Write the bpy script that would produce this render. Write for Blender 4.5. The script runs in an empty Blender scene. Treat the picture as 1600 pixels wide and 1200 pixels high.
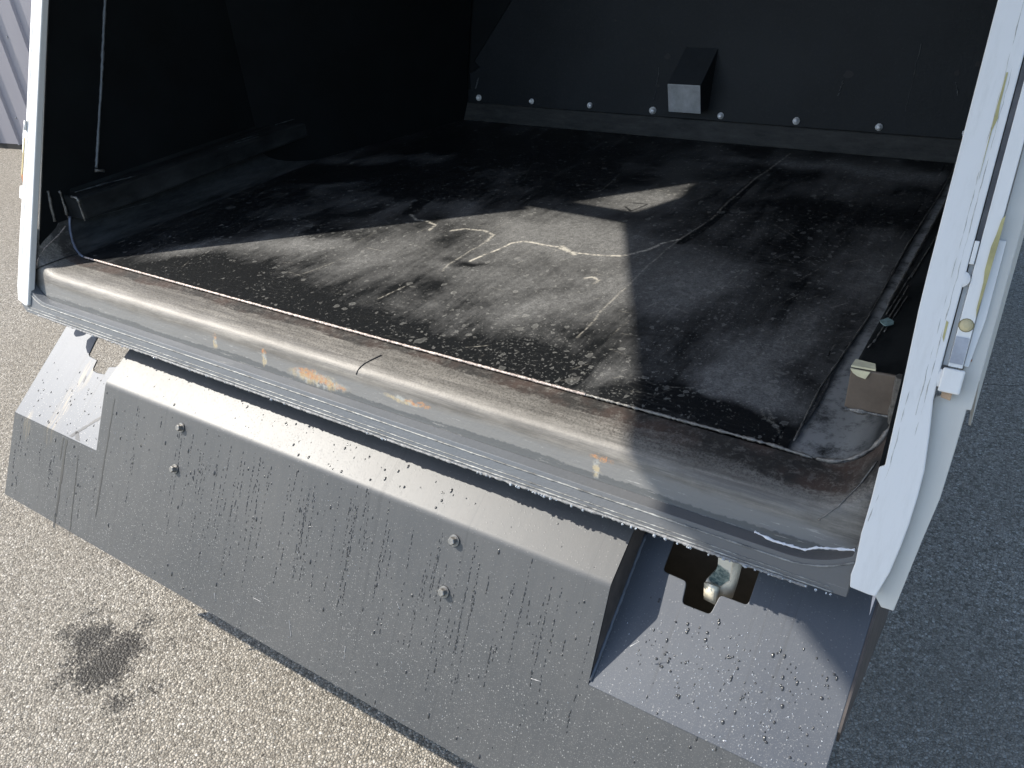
import bpy, bmesh, math, random
import numpy as np
from mathutils import Vector, Matrix
random.seed(7)
R_ = math.radians
S = bpy.context.scene
COL = S.collection

# ------------------------------------------------------------------ camera
XA = np.array([0.8341, 0.2341, -0.4997]); YA = np.array([0.5464, -0.4759, 0.6891])
XA /= np.linalg.norm(XA); YA -= XA*XA.dot(YA); YA /= np.linalg.norm(YA); ZA = np.cross(XA, YA)
RM = np.array([XA, YA, ZA])
CP = np.array([2.2144, -1.0699, 0.7978]); FPX = 1270.0
cd = bpy.data.cameras.new('camera'); cam = bpy.data.objects.new('camera', cd); COL.objects.link(cam)
M3 = RM @ np.diag([1, -1, -1])
cam.matrix_world = Matrix.Translation(Vector(CP)) @ Matrix(M3.tolist()).to_4x4()
cd.sensor_width = 36; cd.lens = FPX/1600*36; cd.clip_start = .02; cd.clip_end = 500
S.camera = cam

def at(px, py, n, d):
    """photo pixel -> point on the real plane n.p = d"""
    r = RM @ np.array([px-800., py-600., FPX]); n = np.array(n, float)
    return CP + r*((d-n@CP)/(n@r))
def fl(px, py): return at(px, py, (0, 0, 1), 0)

# ------------------------------------------------------------------ light
SUN = Vector((1.03, .42, -1)).normalized()       # travel direction
w = bpy.data.worlds.new("World"); S.world = w; w.use_nodes = True
nt = w.node_tree; bg = nt.nodes['Background']
sky = nt.nodes.new('ShaderNodeTexSky'); sky.sky_type = 'NISHITA'; sky.sun_disc = False
el = math.asin(-SUN.z); sky.sun_elevation = el
sky.sun_rotation = math.atan2(-SUN.x, -SUN.y)
nt.links.new(sky.outputs[0], bg.inputs[0]); bg.inputs[1].default_value = .15
sl = bpy.data.lights.new('sun', 'SUN'); sl.energy = 4.3; sl.angle = R_(.5); sl.color = (1, .93, .83)
so = bpy.data.objects.new('sun', sl); COL.objects.link(so); so.rotation_euler = SUN.to_track_quat('-Z', 'Y').to_euler()
so.location = (-8, -4, 9)
S.view_settings.view_transform = 'Standard'; S.view_settings.look = 'None'
S.view_settings.gamma = 1; S.view_settings.exposure = .95

# ------------------------------------------------------------------ node helper
class Mat:
    def __init__(s, name, rough=.6, metal=0., spec=.5):
        s.m = bpy.data.materials.new(name); s.m.use_nodes = True
        s.t = s.m.node_tree; s.b = s.t.nodes['Principled BSDF']
        s.b.inputs['Roughness'].default_value = rough; s.b.inputs['Metallic'].default_value = metal
        s.b.inputs['Specular IOR Level'].default_value = spec
        s.co = s.t.nodes.new('ShaderNodeTexCoord').outputs['Object']
    def n(s, ty, inp=None, out=0, **kw):
        nd = s.t.nodes.new('ShaderNode'+ty)
        for k, v in kw.items(): setattr(nd, k, v)
        for k, v in (inp or {}).items():
            i = nd.inputs[k]
            if isinstance(v, bpy.types.NodeSocket): s.t.links.new(v, i)
            else:
                if isinstance(v, tuple) and len(v) == 3 and i.type == 'RGBA': v = v+(1,)
                i.default_value = v
        return nd.outputs[out]
    def map(s, scale=(1, 1, 1), rot=(0, 0, 0), loc=(0, 0, 0), v=None):
        return s.n('Mapping', {'Vector': v or s.co, 'Scale': scale, 'Rotation': rot, 'Location': loc})
    def noise(s, scale, det=4, rough=.55, v=None, dist=0.):
        return s.n('TexNoise', {'Vector': v or s.co, 'Scale': scale, 'Detail': det, 'Roughness': rough, 'Distortion': dist})
    def ramp(s, f, a, b, lo=0., hi=1.):
        return s.n('MapRange', {'Value': f, 'From Min': a, 'From Max': b, 'To Min': lo, 'To Max': hi})
    def mix(s, f, a, b, bt='MIX'):
        nd = s.t.nodes.new('ShaderNodeMix'); nd.data_type = 'RGBA'; nd.blend_type = bt
        for i, v in ((0, f), (6, a), (7, b)):
            k = nd.inputs[i]
            if isinstance(v, bpy.types.NodeSocket): s.t.links.new(v, k)
            else: k.default_value = (v+(1,)) if isinstance(v, tuple) else v
        return nd.outputs[2]
    def math(s, op, a, b=0., c=None):
        nd = s.t.nodes.new('ShaderNodeMath'); nd.operation = op
        for i, v in enumerate((a, b, c)):
            if v is None: continue
            if isinstance(v, bpy.types.NodeSocket): s.t.links.new(v, nd.inputs[i])
            else: nd.inputs[i].default_value = v
        return nd.outputs[0]
    def attr(s, name): return s.n('Attribute', attribute_name=name, out=2)
    def set(s, k, v):
        i = s.b.inputs[k]
        if isinstance(v, bpy.types.NodeSocket): s.t.links.new(v, i)
        else: i.default_value = (v+(1,)) if isinstance(v, tuple) else v
    def bump(s, h, dist=.002, strength=1.):
        s.set('Normal', s.n('Bump', {'Height': h, 'Distance': dist, 'Strength': strength}))
    def spots(s, pts, warp=None, amp=0.):
        """sum of soft round/elongated stains: (point, radius xyz)"""
        v = s.co
        if warp is not None:
            v = s.n('VectorMath', {0: s.co, 1: s.n('VectorMath', {0: warp, 1: (amp, amp, amp)}, operation='MULTIPLY')}, operation='ADD')
        acc = None
        for p, r in pts:
            if not isinstance(r, tuple): r = (r, r, r)
            q = s.n('VectorMath', {0: v, 1: tuple(float(c) for c in p)}, operation='SUBTRACT')
            q = s.n('VectorMath', {0: q, 1: tuple(1/c for c in r)}, operation='MULTIPLY')
            L = s.n('VectorMath', {0: q}, out=1, operation='LENGTH')
            k = s.ramp(L, 1., .3)
            acc = k if acc is None else s.math('MAXIMUM', acc, k)
        return acc

# ------------------------------------------------------------------ materials
def m_asphalt():
    m = Mat('asphalt', .9, 0, .15)
    wv = m.n('VectorMath', {0: m.co, 1: m.n('VectorMath', {0: m.n('TexNoise', {'Vector': m.co, 'Scale': 60., 'Detail': 2.}, out=1), 1: (.007,)*3}, operation='MULTIPLY')}, operation='ADD')
    vd = m.n('TexVoronoi', {'Vector': wv, 'Scale': 132.}, feature='DISTANCE_TO_EDGE')
    vc = m.n('TexVoronoi', {'Vector': wv, 'Scale': 132.}, out=1)
    vf = m.n('TexVoronoi', {'Vector': wv, 'Scale': 132.})
    v2 = m.n('TexVoronoi', {'Vector': m.co, 'Scale': 420.})
    big = m.n('TexVoronoi', {'Vector': wv, 'Scale': 64.}); bigc = m.n('TexVoronoi', {'Vector': wv, 'Scale': 64.}, out=1)
    sep = m.n('SeparateColor', {'Color': vc}); sepb = m.n('SeparateColor', {'Color': bigc})
    st = m.n('ValToRGB', {'Fac': sep}); r = st.node.color_ramp
    for p, c in ((0, (.13, .12, .102)), (.25, (.31, .288, .247)), (.6, (.42, .39, .335)), (.88, (.49, .46, .40)), (1, (.66, .63, .57))):
        e = r.elements.new(p) if p not in (0, 1) else r.elements[-int(p)]
        e.color = c+(1,)
    gap = m.ramp(vd, .0, .12)
    c = m.mix(m.ramp(vd, .0, .10), (.10, .087, .068), st)
    bs = m.math('MULTIPLY', m.ramp(sepb, .84, .88), m.ramp(big, .34, .28))
    c = m.mix(m.math('MULTIPLY', bs, .5), c, (.56, .53, .46))
    c = m.mix(m.ramp(m.noise(1.3, 5), .35, .7, 0., .35), c, (.22, .20, .165))
    c = m.mix(m.ramp(m.noise(330., 2), .3, .7, 0., .45), c, (.21, .19, .16))
    G = -1.02
    pts = [(np.array(at(px, py, (0, 0, 1), G))+np.array([.022, .022, 0]), r*1.45) for px, py, r in ((165, 995, .075), (215, 1010, .075), (185, 1040, .085), (120, 1055, .05), (235, 1000, .05), (215, 1095, .055), (262, 1070, .05), (300, 1080, .028), (345, 1110, .03), (330, 1122, .02), (130, 985, .05), (250, 965, .05), (165, 955, .05), (290, 1000, .045), (150, 1090, .04), (250, 1120, .035), (360, 1085, .03), (425, 1160, .03), (400, 1172, .014), (470, 1195, .03), (560, 1195, .03), (210, 1125, .03), (150, 1020, .06))]
    wet = m.spots(pts, m.n('TexNoise', {'Vector': m.co, 'Scale': 14., 'Detail': 9., 'Roughness': .8}, out=1), .11)
    wet = m.ramp(m.math('ADD', m.math('MULTIPLY', m.ramp(wet, .0, .7), .27), m.math('MULTIPLY', m.noise(95., 4, .85), 1.15)), .62, .76)
    c = m.mix(m.math('MULTIPLY', wet, .9), c, (.030, .028, .026))
    ln = m.n('VectorMath', {0: m.co, 1: (-.403, .915, 0.)}, out=1, operation='DOT_PRODUCT')
    ln = m.math('ABSOLUTE', m.math('SUBTRACT', m.math('ADD', ln, m.math('MULTIPLY', m.noise(7., 6, .7), .06)), 1.11))
    c = m.mix(m.math('MULTIPLY', m.ramp(ln, .004, .001), m.ramp(m.noise(3., 3), .4, .55, .2, .7)), c, (.08, .07, .06))
    c = m.mix(m.ramp(m.noise(.6, 6, .6), .45, .7, 0., .3), c, (.24, .215, .175))
    m.set('Base Color', c); m.set('Roughness', m.ramp(wet, 0, 1, .85, .35))
    h = m.math('MULTIPLY', m.math('SUBTRACT', 1., vf), gap)
    h = m.math('ADD', h, m.math('MULTIPLY', v2, .15)); h = m.math('ADD', h, m.math('MULTIPLY', m.noise(30., 2), .6))
    m.bump(h, .0038, 1.)
    return m.m

def m_liner():   # black inner steel, dusty
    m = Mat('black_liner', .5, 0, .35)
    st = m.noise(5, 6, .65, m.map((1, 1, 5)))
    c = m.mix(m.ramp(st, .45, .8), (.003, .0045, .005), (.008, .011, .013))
    sc = m.ramp(m.noise(18, 8, .8, m.map((1, .25, 1))), .66, .74)
    c = m.mix(m.math('MULTIPLY', sc, .25), c, (.05, .055, .055))
    z = m.n('SeparateXYZ', {'Vector': m.co}, out=2)
    du = m.math('MULTIPLY', m.ramp(z, .17, .0, .15, 1.), m.ramp(m.noise(9, 8, .75, m.map((3, .5, 1))), .36, .62))
    c = m.mix(m.math('MULTIPLY', du, .7), c, (.085, .09, .095))
    xx = m.n('SeparateXYZ', {'Vector': m.co})
    ed = m.math('MULTIPLY', m.math('MULTIPLY', m.ramp(xx, 1.955, 1.975), m.ramp(z, .03, .004)), m.ramp(m.noise(22, 8, .8, m.map((1, 1, 1))), .36, .52))
    c = m.mix(m.math('MULTIPLY', ed, .9), c, (.26, .27, .27))
    m.set('Base Color', c); m.set('Roughness', m.ramp(st, .3, .8, .45, .75))
    m.bump(m.noise(60, 4), .0015, .5)
    return m.m

def m_floor():
    m = Mat('floor_mat_rubber', .5, 0, .22)
    dust = m.attr('dust'); mark = m.attr('mark'); dark = m.attr('dark')
    rot = m.map((1, 1, 1), (0, 0, R_(-8)))
    st = m.noise(3.2, 9, .68, m.map((4.2, .8, 1), (0, 0, R_(-8))), .4)
    st2 = m.noise(11, 7, .75, m.map((5, .5, 1), (0, 0, R_(6))))
    cl = m.noise(4.5, 9, .62, None, .8)
    d = m.math('ADD', m.math('MULTIPLY', st, .7), m.math('MULTIPLY', cl, 1.1))
    d = m.math('ADD', d, m.math('MULTIPLY', st2, .5))
    d = m.math('ADD', m.math('SUBTRACT', d, 1.13), m.math('MULTIPLY', dust, .85))
    d = m.math('SUBTRACT', d, m.math('MULTIPLY', dark, .6))
    d = m.ramp(d, -.04, .64)
    d = m.math('MULTIPLY', d, m.math('MULTIPLY', m.ramp(m.noise(95, 6, .75), .3, .6, .45, 1.), m.ramp(m.noise(330, 3, .7), .35, .6, .6, 1.1)))
    c = m.mix(d, (.008, .009, .010), (.168, .169, .166))
    # circular wipe scratches
    wv = m.n('TexWave', {'Vector': m.map((1, 1, 1), loc=(-1.62, -.35, 0)), 'Scale': 22., 'Distortion': 7., 'Detail': 4., 'Detail Scale': 1.2}, out=1, wave_type='RINGS')
    c = m.mix(m.math('MULTIPLY', m.math('MULTIPLY', m.ramp(wv, .82, .97), m.ramp(m.noise(5), .5, .7)), .10), c, (.2, .2, .19))
    # dried splashes
    vv = m.n('VectorMath', {0: m.map((1, .9, 1)), 1: m.n('VectorMath', {0: m.n('TexNoise', {'Vector': m.co, 'Scale': 70., 'Detail': 4.}, out=1), 1: (.02,)*3}, operation='MULTIPLY')}, operation='ADD')
    for scl, th, a in ((38., .76, .55), (64., .70, .6), (19., .90, .4), (110., .66, .55), (190., .62, .55)):
        v = m.n('TexVoronoi', {'Vector': vv, 'Scale': scl}); cc = m.n('SeparateColor', {'Color': m.n('TexVoronoi', {'Vector': vv, 'Scale': scl}, out=1)})
        gg = m.n('SeparateColor', {'Color': m.n('TexVoronoi', {'Vector': vv, 'Scale': scl}, out=1)}, out=1)
        rad = m.ramp(gg, 0, 1, .10, .34)
        k = m.math('MULTIPLY', m.ramp(m.math('SUBTRACT', rad, v), 0, .07), m.ramp(m.math('ADD', cc, m.math('MULTIPLY', m.attr('splash'), .42)), th+.2, th+.23))
        ring = m.ramp(m.math('ABSOLUTE', m.math('SUBTRACT', m.math('SUBTRACT', rad, v), .03)), .07, .0, .35, 1.)
        c = m.mix(m.math('MULTIPLY', m.math('MULTIPLY', k, ring), a), c, (.32, .32, .30))
    # fine grit
    gr = m.ramp(m.noise(420, 3, .7), .66, .72)
    c = m.mix(m.math('MULTIPLY', gr, m.ramp(cl, .35, .6, .15, .65)), c, (.25, .25, .235))
    # scratches
    sc = m.ramp(m.noise(3, 2, .5, m.map((120, 1.5, 1), (0, 0, R_(24)))), .74, .77)
    c = m.mix(m.math('MULTIPLY', sc, .12), c, (.3, .3, .28))
    k = m.math('MULTIPLY', mark, m.ramp(m.noise(130, 5, .8), .38, .52))
    c = m.mix(k, c, (.50, .475, .41))
    m.set('Base Color', c)
    m.set('Roughness', m.ramp(d, 0, .6, .42, .8))
    h = m.math('ADD', m.noise(55, 5, .6), m.math('MULTIPLY', m.noise(6, 3), 3.))
    m.bump(h, .0012, .8)
    return m.m

def m_lip():
    m = Mat('worn_sill_steel', .42, .05, .5)
    al = m.noise(5, 8, .72, m.map((1.1, 22, 22)), .3); al2 = m.noise(16, 7, .7, m.map((1, 6, 6)))
    cl = m.noise(7, 8, .65); fine = m.noise(240, 3, .75)
    y = m.n('SeparateXYZ', {'Vector': m.co}, out=1); x = m.n('SeparateXYZ', {'Vector': m.co})
    c = m.mix(m.ramp(al, .35, .68), (.095, .090, .083), (.225, .213, .190))
    c = m.mix(m.ramp(m.math('ADD', m.math('MULTIPLY', al2, .6), m.math('MULTIPLY', cl, .6)), .54, .78, 0., .75), c, (.075, .070, .062))
    c = m.mix(m.math('MULTIPLY', m.ramp(fine, .48, .60), m.ramp(y, -.095, -.07, .1, .7)), c, (.045, .042, .038))
    # broken brown-black residue just below the weld
    e = m.math('ADD', y, m.math('MULTIPLY', m.math('SUBTRACT', m.noise(4., 9, .75, m.map((1, 5, 5))), .5), .10))
    k = m.math('ADD', m.ramp(e, -.034, -.020), m.math('MULTIPLY', m.ramp(x, 1.45, 2.08), m.ramp(e, -.085, -.055)))
    k = m.math('MULTIPLY', m.ramp(k, .1, .7), m.ramp(m.noise(60, 6, .8), .36, .5, .35, .95))
    c = m.mix(k, c, m.mix(m.ramp(m.noise(9, 4), .45, .6), (.020, .019, .018), (.050, .034, .028)))
    # grey paint left on the front face, darker damp band with a ragged top edge
    f = m.math('ADD', y, m.math('MULTIPLY', m.math('SUBTRACT', m.noise(5, 8, .75, m.map((1, 3, 3))), .5), .008))
    c = m.mix(m.ramp(f, -.1045, -.1085, 0., .9), c, (.165, .168, .166))
    f2 = m.math('ADD', y, m.math('ADD', m.math('MULTIPLY', m.math('SUBTRACT', m.noise(3, 6, .6, m.map((1, .2, .2))), .5), .010), m.math('MULTIPLY', m.noise(130, 2, .5, m.map((1, .02, .02))), .0022)))
    c = m.mix(m.ramp(f2, -.1125, -.1132), c, (.085, .09, .092))
    ch = m.math('MULTIPLY', m.ramp(m.noise(30, 6, .8, m.map((.5, 6, 6))), .60, .66), m.ramp(f, -.104, -.110, 0., .55))
    c = m.mix(ch, c, (.45, .44, .42))
    nz = m.n('TexNoise', {'Vector': m.co, 'Scale': 60., 'Detail': 6., 'Roughness': .7}, out=1)
    off = m.n('VectorMath', {0: nz, 1: (.5, .5, .5)}, operation='SUBTRACT')
    rp = [((.689, -.112, -.035), (.010, .02, .009)), ((.854, -.113, -.035), (.012, .02, .010)), ((1.00, -.115, -.052), (.060, .02, .014)), ((1.06, -.117, -.06), (.05, .02, .009)),
          ((1.29, -.112, -.043), (.04, .02, .006)), ((1.686, -.112, -.036), (.030, .02, .008))]
    tr = [((.689, -.114, -.050), (.007, .02, .018)), ((.854, -.114, -.052), (.008, .02, .02)), ((1.02, -.116, -.058), (.10, .02, .018)), ((1.68, -.116, -.055), (.010, .02, .020)), ((1.25, -.114, -.045), (.06, .02, .008))]
    n9 = m.noise(110, 6, .8)
    t_ = m.math('MULTIPLY', m.ramp(m.spots(tr, off, .025), .0, .6), m.ramp(n9, .38, .52))
    c = m.mix(m.math('MULTIPLY', t_, .75), c, m.mix(m.ramp(m.noise(45, 4), .45, .55), (.40, .33, .20), (.34, .35, .33)))
    ru = m.math('MULTIPLY', m.ramp(m.spots(rp, off, .022), .1, .55), m.ramp(m.noise(75, 5, .8), .44, .54))
    c = m.mix(m.math('MULTIPLY', ru, .8), c, m.mix(m.ramp(n9, .4, .6), (.40, .16, .06), (.36, .24, .12)))
    m.set('Base Color', c); m.set('Roughness', m.ramp(al, .3, .75, .44, .64))
    m.bump(m.math('ADD', m.noise(120, 5, .7), m.math('MULTIPLY', al, .8)), .0008, .7)
    return m.m

def m_sill():
    m = Mat('sill_grey_paint', .45, .15, .5)
    z = m.n('SeparateXYZ', {'Vector': m.co}, out=2); x = m.n('SeparateXYZ', {'Vector': m.co})
    c = m.mix(m.noise(9, 6), (.085, .095, .108), (.13, .14, .152))
    c = m.mix(m.ramp(x, 1.5, 2.0, 0., .65), c, (.10, .094, .088))
    s = m.ramp(m.noise(14, 8, .8, m.map((.6, 6, 12))), .60, .68)
    c = m.mix(m.math('MULTIPLY', s, .45), c, (.42, .42, .40))
    m.set('Base Color', c); m.bump(m.noise(150, 4), .0008, .6)
    return m.m

def m_bumper(name='bumper_grey_metallic', ca=(.066, .070, .074), cb=(.092, .094, .095)):
    m = Mat(name, .46, .36, .45)
    z = m.n('SeparateXYZ', {'Vector': m.co}, out=2)
    run = m.noise(7, 7, .65, m.map((9, .8, .8))); cl = m.noise(2.6, 5)
    c = m.mix(m.ramp(m.math('ADD', m.math('MULTIPLY', run, .3), m.math('MULTIPLY', cl, .7)), .35, .65), ca, cb)
    rl = m.ramp(m.noise(1, 3, .6, m.map((95, 1.6, 1.6))), .62, .70)
    c = m.mix(m.math('MULTIPLY', rl, .35), c, (.05, .053, .056))
    grit = m.ramp(m.noise(520, 2, .6), .60, .68)
    low = m.ramp(m.math('ADD', z, m.math('MULTIPLY', cl, .25)), -.12, -.34)
    c = m.mix(m.math('MULTIPLY', grit, m.math('ADD', .10, m.math('MULTIPLY', low, .35))), c, (.34, .335, .32))
    spk = m.n('TexVoronoi', {'Vector': m.co, 'Scale': 210.}); sk = m.n('SeparateColor', {'Color': m.n('TexVoronoi', {'Vector': m.co, 'Scale': 210.}, out=1)})
    k = m.math('MULTIPLY', m.ramp(spk, .30, .16), m.ramp(sk, .70, .74))
    c = m.mix(m.math('MULTIPLY', k, m.math('ADD', .10, m.math('MULTIPLY', low, .35))), c, (.48, .48, .46))
    # yellow-brown dried runs on the left end
    pts = [((.08, -.27, -.34), (.035, .12, .10)), ((-.03, -.29, -.40), (.022, .05, .05)), ((.10, -.15, -.27), (.03, .06, .06))]
    yl = m.math('MULTIPLY', m.ramp(m.spots(pts), 0, .6), m.ramp(m.noise(6, 8, .7, m.map((26, 2, 2))), .47, .60))
    c = m.mix(m.math('MULTIPLY', yl, .2), c, (.34, .27, .15))
    m.set('Base Color', c)
    m.set('Roughness', m.math('ADD', m.ramp(cl, .3, .7, .47, .52), m.math('MULTIPLY', grit, .15)))
    m.bump(m.math('ADD', m.math('MULTIPLY', m.noise(480, 2), .25), m.math('ADD', m.math('MULTIPLY', k, .4), m.math('MULTIPLY', m.noise(2.2, 2), 1.))), .0007, .6)
    return m.m

def m_white(name='white_paint', base=(.64, .645, .64), dirt=1.):
    m = Mat(name, .35, 0, .5)
    n1 = m.noise(9, 8, .75, m.map((6, 1, 1))); n2 = m.noise(40, 6, .8, m.map((6, 1.2, 1.2)))
    c = m.mix(m.ramp(n1, .5, .8, 0., .30*dirt), base, (.34, .34, .31))
    c = m.mix(m.math('MULTIPLY', m.ramp(n2, .66, .78), .3*dirt), c, (.34, .33, .30))
    m.set('Base Color', c); m.set('Roughness', m.ramp(n1, .3, .8, .3, .55))
    m.bump(m.noise(35, 4), .0012, .35)
    return m.m

def m_plain(name, col, rough=.5, metal=0., var=.25, nscale=25, bump=.0006):
    m = Mat(name, rough, metal)
    n1 = m.noise(nscale, 6, .7)
    c2 = tuple(min(1, k*(1+var)) for k in col); c1 = tuple(k*(1-var) for k in col)
    m.set('Base Color', m.mix(m.ramp(n1, .3, .7), c1, c2)); m.bump(m.noise(nscale*4, 4), bump, .6)
    return m.m

def m_grime():
    m = Mat('hook_painted_steel', .4, .2)
    p = m.spots([(tuple(at(1132, 896, (0, 1, 0), -.09)), (.026, .06, .026))], m.n('TexNoise', {'Vector': m.co, 'Scale': 70., 'Detail': 5.}, out=1), .02)
    c = m.mix(m.noise(20), (.64, .60, .50), (.76, .74, .66))
    c = m.mix(m.ramp(p, .0, .3), c, m.mix(m.ramp(m.noise(150, 5), .4, .6), (.06, .10, .10), (.22, .27, .25)))
    m.set('Base Color', c); m.bump(m.noise(200, 5), .0015, .7)
    return m.m

def m_clad():
    m = Mat('grey_cladding', .45, .2)
    n1 = m.noise(4, 6, .6, m.map((1, 1, .3)))
    m.set('Base Color', m.mix(n1, (.24, .235, .27), (.32, .315, .35))); return m.m

MT = dict(asphalt=m_asphalt(), liner=m_liner(), floor=m_floor(), lip=m_lip(), sill=m_sill(), bumper=m_bumper(), white=m_white(),
          wclean=m_white('white_paint_clean', (.66, .665, .655), .5), ivory=m_white('ivory_paint', (.50, .495, .46), .8),
          recess=m_plain('recess_grey', (.27, .27, .28), .5), dark=m_plain('dark_gap', (.012, .012, .013), .7),
          steel=m_plain('bolt_steel', (.55, .54, .52), .3, .9), zinc=m_plain('yellow_zinc', (.45, .38, .22), .4, .3),
          yellow=m_plain('old_sealant_yellow', (.36, .33, .15), .6), rust=m_plain('rust', (.32, .15, .07), .8, nscale=80),
          taupe=m_plain('taupe_steel', (.125, .10, .08), .6, .2, .2), boxgrey=m_plain('cover_sky_lit', (.42, .43, .44), .4, .3),
          coverdark=m_plain('cover_in_shade', (.018, .022, .026), .5), weld=m_plain('weld_grey', (.17, .165, .155), .45, .5, .5, 120, .002),
          weldw=m_plain('worn_bright_weld', (.42, .36, .33), .4, .4, .75, 190, .0025), strip=m_plain('rubber_strip', (.026, .027, .025), .55, 0, .3),
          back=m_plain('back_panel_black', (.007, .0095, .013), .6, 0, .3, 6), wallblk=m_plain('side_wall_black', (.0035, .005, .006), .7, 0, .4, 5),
          chrome=m_plain('cap_nut', (.85, .85, .85), .3, .15, .05), brown=m_plain('dark_brown_side', (.055, .046, .042), .7, 0, .45, 22), grime=m_grime(), clad=m_clad(),
          tyre=m_plain('tyre_rubber', (.02, .02, .02), .8), water=None)
wm = Mat('water_bead', .16, 0, .5); wm.set('Base Color', (.030, .032, .034)); MT['water'] = wm.m
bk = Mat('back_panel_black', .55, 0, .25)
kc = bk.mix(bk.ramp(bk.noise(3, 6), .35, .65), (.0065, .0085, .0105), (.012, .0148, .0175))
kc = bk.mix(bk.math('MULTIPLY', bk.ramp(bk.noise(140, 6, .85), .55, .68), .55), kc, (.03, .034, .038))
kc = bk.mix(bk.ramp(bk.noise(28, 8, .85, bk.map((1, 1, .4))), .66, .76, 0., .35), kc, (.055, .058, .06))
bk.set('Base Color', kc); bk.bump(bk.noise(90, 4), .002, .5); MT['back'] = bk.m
st_ = Mat('rubber_strip', .6, 0, .25)
st_.set('Base Color', st_.mix(st_.ramp(st_.noise(12, 8, .75, st_.map((1, 1, 4))), .35, .7), (.014, .015, .0145), (.045, .045, .042))); st_.bump(st_.noise(60, 4), .002, .6); MT['strip'] = st_.m
MT['back'].node_tree.nodes['Principled BSDF'].inputs['Specular IOR Level'].default_value = .22
MT['wallblk'].node_tree.nodes['Principled BSDF'].inputs['Specular IOR Level'].default_value = .16
cw = Mat('clear_water_bead', .03, 0, .6); cw.set('Base Color', (.9, .95, 1.)); cw.set('Transmission Weight', .75); cw.set('IOR', 1.33); MT['bead'] = cw.m
MT['endplate'] = m_bumper('bumper_grey_glare_offset', (.060, .068, .082), (.080, .088, .100))  # same paint as the bumper, coloured darker and bluer to offset sun glare
wt = Mat('wet_patch', .3, .2, .4); wt.set('Base Color', (.050, .053, .056)); MT['wet'] = wt.m

# ------------------------------------------------------------------ mesh helpers
def link(name, me, mat, parent=None, smooth=False):
    o = bpy.data.objects.new(name, me); COL.objects.link(o); me.materials.append(mat)
    if smooth:
        for p in me.polygons: p.use_smooth = True
    if parent is not None: o.parent = parent
    return o
class MB:
    def __init__(s): s.v = []; s.f = []
    def poly(s, pts, faces):
        b = len(s.v); s.v += [tuple(map(float, p)) for p in pts]; s.f += [tuple(b+i for i in f) for f in faces]
    def slab(s, pts, off):
        n = len(pts); off = np.array(off, float); P = [np.array(p, float) for p in pts]; Q = [p+off for p in P]
        s.poly(P+Q, [tuple(range(n)), tuple(range(2*n-1, n-1, -1))]+[(i, n+i, n+(i+1) % n, (i+1) % n) for i in range(n)])
    def box(s, x0, x1, y0, y1, z0, z1):
        s.slab([(x0, y0, z0), (x1, y0, z0), (x1, y1, z0), (x0, y1, z0)], (0, 0, z1-z0))
    def tube(s, pts, r, k=8, jit=0., rr=None):
        P = [Vector(p) for p in pts]; b = len(s.v); n = len(P)
        up = Vector((0, 0, 1))
        for i, p in enumerate(P):
            d = (P[min(i+1, n-1)]-P[max(i-1, 0)]).normalized()
            u = d.cross(up); u = u.normalized() if u.length > 1e-3 else Vector((1, 0, 0)); v = d.cross(u)
            q = r*(1+random.uniform(-jit, jit)) if rr is None else rr[i]
            for j in range(k):
                a = 2*math.pi*j/k; s.v.append(tuple(p+u*(q*math.cos(a))+v*(q*math.sin(a))))
        for i in range(n-1):
            for j in range(k):
                s.f.append((b+i*k+j, b+i*k+(j+1) % k, b+(i+1)*k+(j+1) % k, b+(i+1)*k+j))
        s.f.append(tuple(b+j for j in range(k))); s.f.append(tuple(b+(n-1)*k+j for j in reversed(range(k))))
    def lathe(s, c, ax, prof, k=12, hexa=False):
        c = Vector(c); ax = Vector(ax).normalized(); u = ax.orthogonal().normalized(); v = ax.cross(u); b = len(s.v)
        for h, r in prof:
            for j in range(k):
                a = 2*math.pi*j/k; s.v.append(tuple(c+ax*h+u*(r*math.cos(a))+v*(r*math.sin(a))))
        for i in range(len(prof)-1):
            for j in range(k): s.f.append((b+i*k+j, b+i*k+(j+1) % k, b+(i+1)*k+(j+1) % k, b+(i+1)*k+j))
        s.f.append(tuple(b+j for j in range(k))); s.f.append(tuple(b+(len(prof)-1)*k+j for j in reversed(range(k))))
    def build(s, name, mat, parent=None, smooth=False, bevel=0, weld=False):
        me = bpy.data.meshes.new(name); me.from_pydata(s.v, [], s.f); me.update()
        bm = bmesh.new(); bm.from_mesh(me)
        if weld: bmesh.ops.remove_doubles(bm, verts=bm.verts, dist=1e-5)
        bmesh.ops.recalc_face_normals(bm, faces=bm.faces)
        bm.to_mesh(me); bm.free()
        o = link(name, me, mat, parent, smooth)
        if bevel:
            md = o.modifiers.new('b', 'BEVEL'); md.width = bevel; md.segments = 2; md.limit_method = 'ANGLE'; md.angle_limit = R_(35)
        return o
def one(name, mat, parent, pts, off, **k):
    b = MB(); b.slab(pts, off); return b.build(name, mat, parent, **k)
def interp(a, b, n): return [tuple(np.array(a)+(np.array(b)-np.array(a))*i/n) for i in range(n+1)]

# ------------------------------------------------------------------ setting
G = -1.02
b = MB(); L = 120
b.poly([(-L, -L, G), (L, -L, G), (L, L, G), (-L, L, G)], [(0, 1, 2, 3)])
g = b.build('asphalt_ground', MT['asphalt']); g['kind'] = 'structure'

def empty(name, loc, label, cat):
    o = bpy.data.objects.new(name, None); COL.objects.link(o); o.location = loc; o['label'] = label; o['category'] = cat; o.empty_display_size = .2
    return o
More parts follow.
